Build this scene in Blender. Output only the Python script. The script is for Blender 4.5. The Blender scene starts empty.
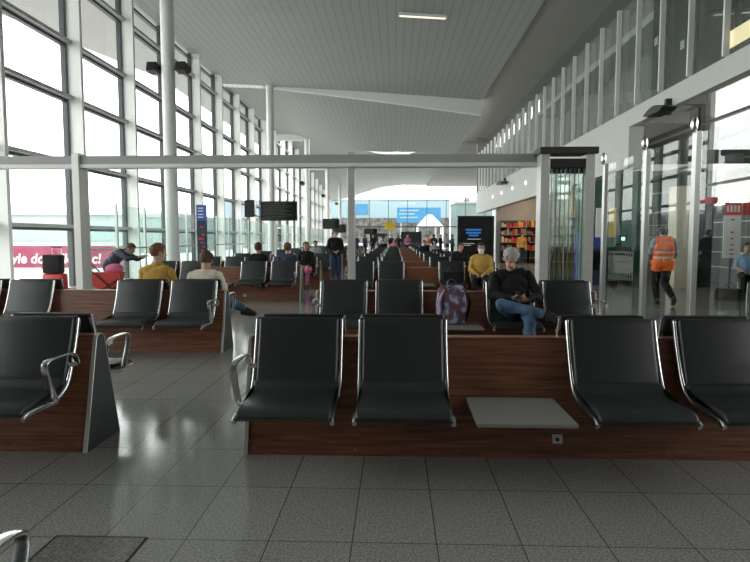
import bpy, bmesh, math, random
import numpy as np
from mathutils import Vector, Matrix
R = math.radians
rnd = random.Random(7)
sc = bpy.context.scene
col = sc.collection

# ------------------------------------------------------------------ camera / view
cam_d = bpy.data.cameras.new('camera')
cam_d.sensor_width = 36
cam_d.lens = 580 / 750 * 36
cam_d.clip_end = 600
cam = bpy.data.objects.new('camera', cam_d)
col.objects.link(cam)
cam.location = (0, 0, 1.48)
cam.rotation_euler = (R(90 - 4.24), 0, R(1.97))
sc.camera = cam
vs = sc.view_settings
vs.view_transform = 'Standard'
vs.look = 'None'
vs.gamma = 1
vs.use_curve_mapping = False
vs.exposure = 0.2
sc.cycles.transparent_max_bounces = 24
sc.cycles.max_bounces = 8

# ------------------------------------------------------------------ materials
M = {}
def mat(name, c, rough=.5, metal=0, spec=.5, noise=0, nscale=40, emit=None, estr=0):
    m = bpy.data.materials.new(name)
    m.use_nodes = True
    nt = m.node_tree
    b = nt.nodes['Principled BSDF']
    c4 = (c[0], c[1], c[2], 1)
    b.inputs['Base Color'].default_value = c4
    b.inputs['Roughness'].default_value = rough
    b.inputs['Metallic'].default_value = metal
    b.inputs['Specular IOR Level'].default_value = spec
    if noise:
        tc = nt.nodes.new('ShaderNodeTexCoord')
        n = nt.nodes.new('ShaderNodeTexNoise')
        n.inputs['Scale'].default_value = nscale
        n.inputs['Detail'].default_value = 4
        r = nt.nodes.new('ShaderNodeValToRGB')
        r.color_ramp.elements[0].position = .3
        r.color_ramp.elements[1].position = .7
        r.color_ramp.elements[0].color = tuple(max(0, v * (1 - noise)) for v in c) + (1,)
        r.color_ramp.elements[1].color = tuple(min(1, v * (1 + noise)) for v in c) + (1,)
        nt.links.new(tc.outputs['Object'], n.inputs['Vector'])
        nt.links.new(n.outputs['Fac'], r.inputs['Fac'])
        nt.links.new(r.outputs['Color'], b.inputs['Base Color'])
    if emit:
        b.inputs['Emission Color'].default_value = (*emit, 1)
        b.inputs['Emission Strength'].default_value = estr
    M[name] = m
    return m

def glass(name, tint, refl=.5, rough=0.0):
    """thin pane: clear transmission with a Fresnel mirror on top"""
    m = bpy.data.materials.new(name)
    m.use_nodes = True
    nt = m.node_tree
    nt.nodes.clear()
    o = nt.nodes.new('ShaderNodeOutputMaterial')
    mix = nt.nodes.new('ShaderNodeMixShader')
    t = nt.nodes.new('ShaderNodeBsdfTransparent')
    t.inputs['Color'].default_value = (*tint, 1)
    g = nt.nodes.new('ShaderNodeBsdfGlossy')
    g.inputs['Roughness'].default_value = rough
    f = nt.nodes.new('ShaderNodeFresnel')
    f.inputs['IOR'].default_value = 1.5
    k = nt.nodes.new('ShaderNodeMath')
    k.operation = 'MULTIPLY'
    k.inputs[1].default_value = refl
    nt.links.new(f.outputs[0], k.inputs[0])
    nt.links.new(k.outputs[0], mix.inputs[0])
    nt.links.new(t.outputs[0], mix.inputs[1])
    nt.links.new(g.outputs[0], mix.inputs[2])
    nt.links.new(mix.outputs[0], o.inputs['Surface'])
    M[name] = m
    return m

mat('leather', (.025, .030, .030), .37, 0, .5, .12, 60)
mat('chrome', (.74, .75, .75), .2, 1)
mat('steel', (.62, .62, .6), .34, 1)
mat('dark_steel', (.05, .05, .05), .5, .6)
mat('laminate', (.042, .046, .047), .45, 0, .5, .08, 30)
mat('edge', (.5, .5, .48), .4, .6)
mat('table_grey', (.215, .21, .2), .45, 0, .4, .05, 80)
mat('white_paint', (.86, .86, .84), .4)
mat('rail_paint', (.5, .5, .49), .4)
mat('dark_frame', (.06, .065, .07), .45)
mat('beam_grey', (.36, .36, .345), .45)
mat('beam_white', (.8, .8, .78), .4)
mat('post_grey', (.62, .61, .58), .35, .3)
mat('wall_white', (.66, .66, .63), .6, 0, .3, .03, 2)
mat('fascia', (.55, .55, .52), .5, 0, .4, .03, 1)
mat('soffit', (.42, .41, .39), .6, 0, .3, .03, 1)
mat('gallery_wall', (.32, .31, .29), .7, 0, .3, .04, 1)
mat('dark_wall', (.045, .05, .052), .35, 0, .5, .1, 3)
mat('black', (.012, .012, .013), .5)
mat('black_gloss', (.008, .008, .009), .15)
mat('socket', (.55, .55, .53), .4)
mat('apron_mat', (.45, .45, .44), .9, 0, .2, .06, .2)
mat('pale_build', (.40, .43, .43), .8, 0, .3, .05, .3)
mat('pale_glass', (.27, .34, .335), .3)
mat('teal_grey', (.085, .125, .12), .5)
mat('pink', (.22, .022, .06), .6)
mat('mottled', (.075, .075, .07), .8, 0, .2, .6, 1.2)
mat('sky_blue', (.02, .125, .24), .5, 0, .4, .08, .5)
mat('pale_blue', (.17, .24, .27), .6)
mat('tent', (.25, .26, .28), .7)
mat('green_dark', (.02, .075, .055), .35, 0, .5, .2, 1)
mat('cream', (.62, .58, .46), .6, 0, .3, .04, 3)
mat('white_plain', (.8, .8, .8), .5)
mat('red', (.55, .04, .03), .5)
mat('red_bright', (.7, .05, .04), .5)
mat('yellow', (.6, .45, .03), .5)
mat('blue', (.03, .08, .4), .5)
mat('navy', (.02, .03, .07), .6)
mat('grey_mid', (.2, .2, .2), .6)
mat('tan', (.4, .28, .16), .6)
mat('skin', (.52, .31, .23), .55, 0, .4, .05, 40)
mat('lips', (.38, .14, .11), .5)
mat('eye', (.04, .03, .025), .25)
mat('hair_grey', (.36, .35, .33), .7, 0, .3, .35, 90)
mat('hair_brown', (.075, .042, .024), .6, 0, .3, .3, 90)
mat('hair_dark', (.02, .016, .013), .6, 0, .3, .3, 90)
mat('hair_auburn', (.16, .06, .03), .6, 0, .3, .3, 90)
mat('cloth_black', (.013, .013, .014), .8, 0, .2, .25, 30)
mat('denim', (.08, .135, .225), .85, 0, .2, .45, 9)
mat('denim_dark', (.03, .05, .10), .85, 0, .2, .3, 14)
mat('hi_vis', (.95, .17, .03), .6, 0, .3, .05, 20)
mat('reflective', (.75, .72, .62), .4)
mat('cloth_grey', (.3, .3, .31), .85, 0, .2, .1, 20)
mat('mustard', (.50, .31, .075), .85, 0, .2, .15, 20)
mat('cream_cloth', (.62, .58, .47), .85, 0, .2, .06, 20)
mat('pink_cloth', (.62, .16, .26), .85, 0, .2, .1, 20)
mat('peach_cloth', (.75, .36, .25), .85, 0, .2, .1, 20)
mat('purple_cloth', (.28, .10, .2), .85, 0, .2, .2, 20)
mat('lightblue_cloth', (.28, .45, .68), .85, 0, .2, .08, 20)
mat('lavender', (.33, .3, .47), .8, 0, .2, .3, 12)
mat('white_cloth', (.7, .7, .68), .85, 0, .2, .04, 20)
mat('shoe', (.015, .015, .016), .5)
mat('lamp', (1, .9, .75), .5, emit=(1, .84, .62), estr=1.0)
mat('lamp_white', (1, 1, 1), .5, emit=(1, .95, .85), estr=1.5)
mat('lamp_warm', (1, .9, .7), .5, emit=(1, .78, .5), estr=3)
mat('green_light', (.1, .9, .5), .5, emit=(.15, 1, .5), estr=5)
mat('lit_window', (1, .85, .6), .5, emit=(1, .78, .45), estr=.9)
mat('screen_blue', (.02, .12, .4), .4, emit=(.05, .25, .7), estr=.35)
mat('screen_white', (.3, .3, .3), .4, emit=(.5, .55, .6), estr=.35)
mat('screen_rows', (.03, .04, .03), .4, emit=(.25, .3, .22), estr=.03)
glass('window_glass', (.93, .97, .96), .8)
glass('barrier_glass', (.80, .91, .885), .9)
glass('clear_glass', (.94, .965, .955), .13)
glass('stack_glass', (.955, .985, .972), .3)
mat('glass_edge', (.10, .17, .145), .3)
glass('gallery_glass', (.78, .84, .82), .3)

def wood():
    m = mat('wood', (.12, .05, .03), .38, 0, .4)
    nt = m.node_tree
    b = nt.nodes['Principled BSDF']
    tc = nt.nodes.new('ShaderNodeTexCoord')
    mp = nt.nodes.new('ShaderNodeMapping')
    mp.inputs['Scale'].default_value = (1.2, 22, 22)
    n = nt.nodes.new('ShaderNodeTexNoise')
    n.inputs['Scale'].default_value = 2.2
    n.inputs['Detail'].default_value = 7
    n.inputs['Distortion'].default_value = .4
    r = nt.nodes.new('ShaderNodeValToRGB')
    e = r.color_ramp.elements
    e[0].position = .3
    e[1].position = .72
    e[0].color = (.088, .033, .017, 1)
    e[1].color = (.255, .10, .052, 1)
    nt.links.new(tc.outputs['Object'], mp.inputs['Vector'])
    nt.links.new(mp.outputs['Vector'], n.inputs['Vector'])
    nt.links.new(n.outputs['Fac'], r.inputs['Fac'])
    nt.links.new(r.outputs['Color'], b.inputs['Base Color'])
wood()

def floor_mat():
    m = mat('granite', (.15, .15, .145), .16, 0, .5)
    nt = m.node_tree
    N, L = nt.nodes, nt.links
    b = N['Principled BSDF']
    tc = N.new('ShaderNodeTexCoord')
    n = N.new('ShaderNodeTexNoise')
    n.inputs['Scale'].default_value = 85
    n.inputs['Detail'].default_value = 5
    n.inputs['Roughness'].default_value = .75
    L.new(tc.outputs['Object'], n.inputs['Vector'])
    r = N.new('ShaderNodeValToRGB')
    e = r.color_ramp.elements
    e[0].position = .36
    e[0].color = (.145, .144, .136, 1)
    e[1].position = .66
    e[1].color = (.46, .457, .435, 1)
    L.new(n.outputs['Fac'], r.inputs['Fac'])
    br = N.new('ShaderNodeTexBrick')
    br.offset = 0
    br.inputs['Scale'].default_value = 1
    br.inputs['Brick Width'].default_value = .411
    br.inputs['Row Height'].default_value = .61
    br.inputs['Mortar Size'].default_value = .0028
    br.inputs['Mortar Smooth'].default_value = .1
    br.inputs['Color1'].default_value = (.95, .95, .95, 1)
    br.inputs['Color2'].default_value = (1.03, 1.03, 1.03, 1)
    br.inputs['Mortar'].default_value = (.2, .2, .2, 1)
    mp = N.new('ShaderNodeMapping')
    mp.inputs['Location'].default_value = (-.206 + .411 * 200, -3.33 + .61 * 200, 0)
    L.new(tc.outputs['Object'], mp.inputs['Vector'])
    L.new(mp.outputs['Vector'], br.inputs['Vector'])
    mx = N.new('ShaderNodeMix')
    mx.data_type = 'RGBA'
    mx.blend_type = 'MULTIPLY'
    mx.inputs['Factor'].default_value = 1
    L.new(r.outputs['Color'], mx.inputs['A'])
    L.new(br.outputs['Color'], mx.inputs['B'])
    L.new(mx.outputs['Result'], b.inputs['Base Color'])
    n2 = N.new('ShaderNodeTexNoise')
    n2.inputs['Scale'].default_value = 1.3
    L.new(tc.outputs['Object'], n2.inputs['Vector'])
    mr = N.new('ShaderNodeMapRange')
    mr.inputs['To Min'].default_value = .07
    mr.inputs['To Max'].default_value = .16
    L.new(n2.outputs['Fac'], mr.inputs['Value'])
    L.new(mr.outputs['Result'], b.inputs['Roughness'])
floor_mat()

def ceil_mat():
    m = mat('ceiling_planks', (.5, .5, .48), .5, 0, .4)
    nt = m.node_tree
    N, L = nt.nodes, nt.links
    b = N['Principled BSDF']
    tc = N.new('ShaderNodeTexCoord')
    sx = N.new('ShaderNodeSeparateXYZ')
    L.new(tc.outputs['Object'], sx.inputs[0])
    a = N.new('ShaderNodeMath')
    a.operation = 'MULTIPLY'
    a.inputs[1].default_value = 1 / .3
    L.new(sx.outputs['X'], a.inputs[0])
    f = N.new('ShaderNodeMath')
    f.operation = 'FRACT'
    L.new(a.outputs[0], f.inputs[0])
    r = N.new('ShaderNodeValToRGB')
    e = r.color_ramp.elements
    e[0].position = .04
    e[0].color = (.27, .27, .26, 1)
    e[1].position = .16
    e[1].color = (.40, .41, .39, 1)
    L.new(f.outputs[0], r.inputs['Fac'])
    L.new(r.outputs['Color'], b.inputs['Base Color'])
ceil_mat()

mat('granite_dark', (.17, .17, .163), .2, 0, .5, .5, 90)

def bag_print():
    m = mat('bag_print', (.3, .28, .45), .8)
    nt = m.node_tree
    tc = nt.nodes.new('ShaderNodeTexCoord')
    n = nt.nodes.new('ShaderNodeTexNoise')
    n.inputs['Scale'].default_value = 9
    r = nt.nodes.new('ShaderNodeValToRGB')
    e = r.color_ramp.elements
    e[0].position = .42; e[0].color = (.34, .34, .47, 1)
    e[1].position = .62; e[1].color = (.15, .035, .035, 1)
    q = e.new(.52); q.color = (.07, .065, .10, 1)
    nt.links.new(tc.outputs['Object'], n.inputs['Vector'])
    nt.links.new(n.outputs['Fac'], r.inputs['Fac'])
    nt.links.new(r.outputs['Color'], nt.nodes['Principled BSDF'].inputs['Base Color'])
bag_print()

# ------------------------------------------------------------------ mesh helpers
class MB:
    def __init__(s):
        s.bm = bmesh.new()
    def box(s, x0, x1, y0, y1, z0, z1, bev=0):
        bm = s.bm
        v = [bm.verts.new((x, y, z)) for x in (x0, x1) for y in (y0, y1) for z in (z0, z1)]
        fs = [bm.faces.new([v[i] for i in q]) for q in ((0, 1, 3, 2), (4, 6, 7, 5), (0, 4, 5, 1), (2, 3, 7, 6), (0, 2, 6, 4), (1, 5, 7, 3))]
        if bev:
            es = list({e for f in fs for e in f.edges})
            bmesh.ops.bevel(bm, geom=es, offset=bev, segments=2, affect='EDGES', profile=.5)
        return s
    def prism(s, prof, x0, x1, bev=0, seg=2):
        """closed (y, z) outline pushed along X"""
        bm = s.bm
        a = [bm.verts.new((x0, y, z)) for y, z in prof]
        b = [bm.verts.new((x1, y, z)) for y, z in prof]
        n = len(prof)
        fs = [bm.faces.new(a[::-1]), bm.faces.new(b)]
        for i in range(n):
            j = (i + 1) % n
            fs.append(bm.faces.new((a[i], a[j], b[j], b[i])))
        bmesh.ops.recalc_face_normals(bm, faces=fs)
        if bev:
            es = list(set(fs[0].edges) | set(fs[1].edges))
            bmesh.ops.bevel(bm, geom=es, offset=bev, segments=seg, affect='EDGES', profile=.5)
        return s
    def outline(s, prof, z0, z1):
        """closed (x, y) outline pushed up Z"""
        bm = s.bm
        a = [bm.verts.new((x, y, z0)) for x, y in prof]
        b = [bm.verts.new((x, y, z1)) for x, y in prof]
        n = len(prof)
        fs = [bm.faces.new(a[::-1]), bm.faces.new(b)]
        for i in range(n):
            j = (i + 1) % n
            fs.append(bm.faces.new((a[i], a[j], b[j], b[i])))
        bmesh.ops.recalc_face_normals(bm, faces=fs)
        return s
    def quad(s, *p):
        s.bm.faces.new([s.bm.verts.new(q) for q in p])
        return s
    def tube(s, pts, r, n=10, flat=None, side=(1, 0, 0)):
        """swept tube; flat=(w, t) sweeps a flat band with width along `side`"""
        bm = s.bm
        pts = [Vector(p) for p in pts]
        rings = []
        for i, p in enumerate(pts):
            d = (pts[min(i + 1, len(pts) - 1)] - pts[max(i - 1, 0)]).normalized()
            rr = r[i] if isinstance(r, (list, tuple)) else r
            if flat:
                u = Vector(side)
                u = (u - d * u.dot(d)).normalized()
            else:
                u = Vector((0, 0, 1)) if abs(d.z) < .9 else Vector((1, 0, 0))
                u = (u - d * u.dot(d)).normalized()
            w = d.cross(u)
            ring = []
            for k in range(n):
                t = 2 * math.pi * k / n
                c, q = math.cos(t), math.sin(t)
                if flat:
                    c = math.copysign(abs(c) ** .6, c) * flat[0]
                    q = math.copysign(abs(q) ** .6, q) * flat[1]
                    ring.append(bm.verts.new(p + u * c + w * q))
                else:
                    ring.append(bm.verts.new(p + (u * c + w * q) * rr))
            rings.append(ring)
        fs = []
        for a, b in zip(rings, rings[1:]):
            for k in range(n):
                fs.append(bm.faces.new((a[k], a[(k + 1) % n], b[(k + 1) % n], b[k])))
        fs.append(bm.faces.new(rings[0][::-1]))
        fs.append(bm.faces.new(rings[-1]))
        bmesh.ops.recalc_face_normals(bm, faces=fs)
        return s
    def ell(s, c, r, rot=None, u=14, v=10):
        mtx = Matrix.Translation(c)
        if rot is not None:
            mtx = mtx @ rot.to_4x4()
        mtx = mtx @ Matrix.Diagonal((*r, 1))
        bmesh.ops.create_uvsphere(s.bm, u_segments=u, v_segments=v, radius=1, matrix=mtx)
        return s
    def cap(s, a, b, ra, rb, n=14):
        """tapered capsule"""
        a, b = Vector(a), Vector(b)
        d = (b - a)
        L = d.length or 1e-4
        d = d / L
        q = [(-1, .001), (-.8, .6), (-.45, .89), (0, 1)]
        pts, rs = [], []
        for t, k in q:
            pts.append(a + d * ra * t)
            rs.append(ra * k)
        for t, k in q[::-1]:
            pts.append(b - d * rb * t)
            rs.append(rb * k)
        return s.tube(pts, rs, n)
    def build(s, name, m=None, parent=None, smooth=False, loc=None, rz=0):
        me = bpy.data.meshes.new(name)
        if smooth:
            for f in s.bm.faces:
                f.smooth = True
        s.bm.to_mesh(me)
        s.bm.free()
        if smooth:
            try:
                me.set_sharp_from_angle(angle=R(50))
            except Exception:
                pass
        if m:
            me.materials.append(M[m] if isinstance(m, str) else m)
        o = bpy.data.objects.new(name, me)
        col.objects.link(o)
        if parent is not None:
            o.parent = parent
        if loc is not None:
            o.location = loc
        if rz:
            o.rotation_euler.z = rz
        return o

def tag(o, label=None, cat=None, group=None, kind=None):
    if label: o['label'] = label
    if cat: o['category'] = cat
    if group: o['group'] = group
    if kind: o['kind'] = kind
    return o
def empty(name, loc=(0, 0, 0), rz=0, **k):
    o = bpy.data.objects.new(name, None)
    o.empty_display_size = .1
    o.location = loc
    o.rotation_euler.z = rz
    col.objects.link(o)
    return tag(o, **k)
def struct(o):
    o['kind'] = 'structure'
    return o
def dup(o, parent=None):
    c = o.copy()
    col.objects.link(c)
    if parent is not None:
        c.parent = parent
    for ch in list(o.children):
        dup(ch, c)
    return c
def text_obj(s, size, loc, rot, m, parent=None, name='lettering', extr=.01, shear=0):
    cu = bpy.data.curves.new(name, 'FONT')
    cu.body = s
    cu.size = size
    cu.extrude = extr
    cu.shear = shear
    cu.offset = size * .012
    t = bpy.data.objects.new('t', cu)
    col.objects.link(t)
    bpy.context.view_layer.update()
    me = bpy.data.meshes.new_from_object(t.evaluated_get(bpy.context.evaluated_depsgraph_get()))
    bpy.data.objects.remove(t)
    me.materials.clear()
    me.materials.append(M[m])
    o = bpy.data.objects.new(name, me)
    col.objects.link(o)
    o.location = loc
    o.rotation_euler = rot
    if parent is not None:
        o.parent = parent
    return o

# ------------------------------------------------------------------ the setting
struct(MB().box(-9.2, 16, -8, 82, -.3, 0).build('floor', 'granite'))
a = MB().box(-140, 140, -60, 260, -1.4, -1.0).build('apron', 'apron_mat')
struct(a)

# left glass wall: bays between deep white mullions
XL = -9.0
YM = [16.1 + 3.3 * k for k in range(-5, 21)]
ZR = [1.84, 3.6, 5.38, 6.88, 8.68]
for k in range(len(YM) - 1):
    y0, y1 = YM[k], YM[k + 1]
    w = empty('window_%d' % (k + 1), (XL, y0, 0))
    struct(w)
    L = y1 - y0
    MB().box(0, .36, -.06, .06, 0, 9.58).build('mullion', 'white_paint', w)
    f = MB()
    for yy in (.06, L - .14):
        f.box(-.16, -.02, yy, yy + .08, .1, 9.58)
    for z in [.12] + ZR + [9.5]:
        f.box(-.16, -.02, .14, L - .14, z - .16, z - .09)
    f.build('window_frame', 'dark_frame', w)
    r_ = MB()
    for z in ZR:
        r_.box(-.02, .13, .06, L - .06, z - .09, z)
    r_.build('rail', 'rail_paint', w)
    g = MB()
    g.quad((-.09, .14, .1), (-.09, L - .14, .1), (-.09, L - .14, 9.45), (-.09, .14, 9.45))
    g.build('pane', 'window_glass', w)
struct(MB().box(-9.25, -8.9, -.4, 82, 0, .12).build('baseboard_left', 'rail_paint'))
struct(MB().box(-9.3, -8.9, -8.2, -.46, 0, 9.9).build('wall_left', 'wall_white'))  # unseen solid stretch; glazing stops here to keep the foreground darker
struct(MB().box(-9.3, 16, -8.3, -8, 0, 9.9).build('wall_back', 'gallery_wall'))
# roof overhang outside the glass
struct(MB().outline([(-9.2, -8), (-9.2, 82), (-12, 82), (-12, 30), (-14.5, 21), (-14.5, -8)], 9.62, 9.85).build('trim_1', 'soffit'))

# ceiling sections
def ceil_sheet(name, rows, m, th=.25):
    """rows: list of (Y, [(X, Z), ...]) skinned into a slab"""
    mb = MB()
    bm = mb.bm
    lo = [[bm.verts.new((x, y, z)) for x, z in r] for y, r in rows]
    hi = [[bm.verts.new((x, y, z + th)) for x, z in r] for y, r in rows]
    for i in range(len(rows) - 1):
        for j in range(len(lo[0]) - 1):
            bm.faces.new((lo[i][j], lo[i][j + 1], lo[i + 1][j + 1], lo[i + 1][j]))
            bm.faces.new((hi[i][j], hi[i + 1][j], hi[i + 1][j + 1], hi[i][j + 1]))
    for g in (0, -1):
        for j in range(len(lo[0]) - 1):
            bm.faces.new((lo[g][j], lo[g][j + 1], hi[g][j + 1], hi[g][j]))
    for i in range(len(rows) - 1):
        for j in (0, -1):
            bm.faces.new((lo[i][j], lo[i + 1][j], hi[i + 1][j], hi[i][j]))
    bmesh.ops.recalc_face_normals(bm, faces=bm.faces[:])
    return mb.build(name, m, smooth=True)
def prof1(x):
    t = (x + 9.2) / 13.7
    return 9.6 - .95 * t + .06 * math.sin(math.pi * t)
X1 = [-9.2 + 13.7 * i / 16 for i in range(17)]
struct(ceil_sheet('ceiling', [(y, [(x, prof1(x)) for x in X1]) for y in (-8, 10, 20, 31)], 'ceiling_planks'))
def zb(x):     # lower edge of the cross beam at Y=31
    return np.interp(x, [-9.2, -6.8, -1, 4.5], [9.5, 9.40, 8.66, 7.88])
def ze(x):     # far edge of the second section, an arch
    return np.interp(x, [-9.2, -7.5, -5, -3.4, -2, -.5, 1, 2.2, 3.2, 4.5], [9.25, 9.15, 8.55, 8.14, 7.96, 7.9, 7.9, 7.92, 7.9, 7.82])
rows = []
for y in (31.3, 34, 37, 40, 44):
    t = (y - 31.3) / 12.7
    rows.append((y, [(x, (1 - t) * zb(x) + t * ze(x)) for x in X1]))
struct(ceil_sheet('ceiling_second', rows, 'ceiling_planks'))
def zs(x):     # near edge of the third section
    return np.interp(x, [-9.2, -8.1, -5.4, -3.67, -2.5, -1.2, .2, 1.2, 2.0, 3.5, 4.5], [9.95, 9.85, 9.25, 8.78, 8.58, 8.22, 8.14, 8.22, 8.52, 8.52, 8.47])
def zf(x):     # arch over the end wall
    return np.interp(x, [-9.2, -7, -5, -2, 1, 4.5], [6.3, 7.0, 7.6, 8.5, 8.85, 8.8])
rows = []
for y in (47.5, 55, 63, 72, 82):
    t = (y - 47.5) / 34.5
    rows.append((y, [(x, (1 - t) * zs(x) + t * zf(x)) for x in X1]))
struct(ceil_sheet('ceiling_third', rows, 'ceiling_planks'))
# white cross beam hanging under the first section
bt = [(-7.1, prof1(-7.1)), (0, prof1(0)), (4.5, prof1(4.5))]
mb = MB()
xs = [-7.0 + 11.5 * i / 12 for i in range(13)]
bm = mb.bm
A = [bm.verts.new((x, 31.0, prof1(x) + .05)) for x in xs]
B = [bm.verts.new((x, 31.0, zb(x))) for x in xs]
A2 = [bm.verts.new((x, 31.28, prof1(x) + .05)) for x in xs]
B2 = [bm.verts.new((x, 31.28, zb(x))) for x in xs]
for i in range(12):
    bm.faces.new((A[i], B[i], B[i + 1], A[i + 1]))
    bm.faces.new((A2[i], A2[i + 1], B2[i + 1], B2[i]))
    bm.faces.new((B[i], B2[i], B2[i + 1], B[i + 1]))
    bm.faces.new((A[i], A[i + 1], A2[i + 1], A2[i]))
for i in (0, -1):
    bm.faces.new((A[i], A2[i], B2[i], B[i]))
bmesh.ops.recalc_face_normals(bm, faces=bm.faces[:])
struct(mb.build('trim_2', 'white_paint'))
struct(MB().box(-9.2, -6.9, 43.6, 44.0, 8.75, 9.2).build('trim_3', 'white_paint'))
struct(MB().box(-9.2, -6.9, 56.6, 57.0, 8.1, 8.5).build('trim_4', 'white_paint'))
# flat soffit over the gallery, right of the plank ceiling
struct(MB().box(4.5, 16, -8, 45, 8.78, 9.0).build('ceiling_right', 'soffit'))
struct(MB().box(4.4, 16, 45, 82, 8.6, 8.9).build('ceiling_far_right', 'soffit'))
# right side: gallery above the shops
XF = 6.0
struct(MB().box(XF, XF + .2, -8, 43.3, 4.33, 4.76).build('trim_5', 'fascia'))
struct(MB().box(XF - .02, XF + .35, 15.3, 43.3, 3.28, 4.33).build('wall_shop_front', 'fascia'))
struct(MB().box(XF + .35, 7.5, 15.3, 43.3, 4.4, 4.7).build('floor_gallery', 'soffit'))
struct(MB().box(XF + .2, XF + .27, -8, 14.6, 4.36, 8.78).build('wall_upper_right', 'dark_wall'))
struct(MB().box(7.3, 7.5, 14.6, 43.3, 4.7, 8.78).build('wall_gallery', 'gallery_wall'))
struct(MB().box(7.5, 13.8, 26.2, 43.3, 4.4, 4.7).build('ceiling_shop', 'wall_white'))
struct(MB().box(XF + .27, 7.5, 14.5, 14.7, 4.7, 8.78).build('wall_gallery_end', 'gallery_wall'))
w = empty('window_40', (XF, 4, 0)); struct(w)
g = MB()
for k in range(30):
    y = 9.69 + 1.29 * (k - 4) - 4
    g.quad((.06, y + .01, 4.76), (.06, y + 1.28, 4.76), (.06, y + 1.28, 8.08), (.06, y + .01, 8.08))
g.build('pane', 'gallery_glass', w)
for k in range(30):
    y = 9.69 + 1.29 * (k - 4) - 4
    MB().box(-.09, .02, y - .025, y + .025, 4.76, 7.51).build('fin', 'white_paint', w)
# things on the upper dark wall
o = MB().box(XF + .17, XF + .2, 10.55, 11.35, 4.98, 5.28).build('window_41', 'lit_window'); struct(o)
for i, (y, z, s_) in enumerate([(14.3, 6.05, .16), (12.75, 6.55, .14), (13.0, 5.55, .16), (12.4, 7.0, .12)]):
    tag(MB().box(XF + .18, XF + .2, y, y + s_, z, z + s_ * 1.1).build('notice', 'white_plain'),
        ['small white notice behind the gallery glass, left of the highest one', 'small white notice high behind the gallery glass', 'small white notice low behind the gallery glass', 'topmost small white notice behind the gallery glass'][i], 'notice', 'notices on the upper dark wall')

# right outer wall with dark panels below and tall glazing above
XR = 11.0
w = empty('window_42', (XR, 2, 0)); struct(w)
f = MB()
for y in (2, 6.4, 10.8, 15.2, 19.6):
    f.box(-.08, .12, y - .1, y + .1, 2.5, 6.8)
f.build('mullion', 'dark_frame', w)
f = MB()
for z in (2.5, 3.3, 4.1, 5.5):
    f.box(-.06, .1, -1, 24, z, z + .08)
f.build('rail', 'beam_grey', w)
MB().quad((0, -1, 2.5), (0, 24, 2.5), (0, 24, 6.8), (0, -1, 6.8)).build('pane', 'window_glass', w)
mb = MB().box(XR - .05, XR + .15, -8, 26, 0, 2.5)
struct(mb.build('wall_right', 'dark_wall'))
mb = MB()
for z in (.5, 1.0, 1.5, 2.0):
    mb.box(XR - .07, XR - .05, 0, 26, z, z + .02)
struct(mb.build('trim_7', 'steel'))
struct(MB().box(XF + .27, XR + .3, -8, 26.4, 6.8, 7.0).build('ceiling_right_hall', 'wall_white'))
struct(MB().box(8.0, XR + .2, 26, 26.2, 0, 4.4).build('wall_green', 'green_dark'))
# end wall
w = empty('window_43', (0, 81, 0)); struct(w)
f = MB()
for k in range(-3, 8):
    x = -8.9 + 2.66 * (k + 3)
    f.box(x - .035, x + .035, -.1, .1, 0, 9)
f.build('mullion', 'dark_frame', w)
f = MB()
f.box(-9, 16, -.1, .1, 2.95, 3.1)
f.box(-9, 16, -.06, .06, 6.6, 6.66)
f.build('rail', 'dark_frame', w)
MB().quad((-9.2, 0, 0), (16, 0, 0), (16, 0, 9.3), (-9.2, 0, 9.3)).build('pane', 'window_glass', w)
struct(MB().box(6.0, 16, 43.3, 43.5, 4.33, 8.78).build('wall_gallery_far', 'gallery_wall'))
struct(MB().box(13.6, 13.8, 26, 82, 0, 9).build('wall_far_right', 'wall_white'))
struct(MB().box(XF, 13.8, 34.8, 35, 0, 4.4).build('wall_shop_far', 'gallery_wall'))
struct(MB().box(9.4, 9.6, 26.2, 35, 0, 4.4).build('wall_shop_back', 'tan'))

# ------------------------------------------------------------------ columns and lamps
for i, (y, top) in enumerate([(17.1, 9.56), (31, 9.5), (44, 9.3), (57, 9.0), (70, 8.4)]):
    nth = ['nearest', 'second', 'third', 'fourth', 'farthest'][i]
    c = empty('round_column', (-6.62, y, 0), label='%s round white column along the window wall' % nth, cat='column', group='round columns along the window wall')
    mb = MB()
    mb.tube([(0, 0, 0), (0, 0, top)], .19, 24)
    mb.build('shaft', 'white_paint', c, True)
    MB().tube([(0, 0, 0), (0, 0, .06)], .24, 24).build('base_ring', 'steel', c, True)
    for sd_ in ((-1, 1) if i == 0 else (-1,)):
        fl = empty('floodlight', (-6.62 + .21 * sd_, y, 6.42 if i == 0 else 5.6), label='black floodlight on the %s round column%s' % (nth, '' if i else (', left side' if sd_ < 0 else ', right side')), cat='lamp', group='floodlights on the columns')
        MB().box(min(0, .1 * sd_), max(0, .1 * sd_), -.04, .04, -.04, .04).build('bracket', 'black', fl)
        MB().prism([(-.24, -.12), (-.16, .14), (.26, .1), (.3, -.04), (.1, -.16)], *sorted((.06 * sd_, .36 * sd_)), .02).build('lamp_head', 'black', fl)
# strip light in the ceiling
st = empty('strip_light', (.9, 20, prof1(.9) - .075), label='thin warm strip light across the plank ceiling', cat='lamp')
st.rotation_euler.y = R(3.97)
MB().box(-.8, .8, -.08, .08, -.04, .06).build('housing', 'white_paint', st)
MB().box(-.76, .76, -.06, .06, -.05, -.04).build('diffuser', 'lamp', st)
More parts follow.
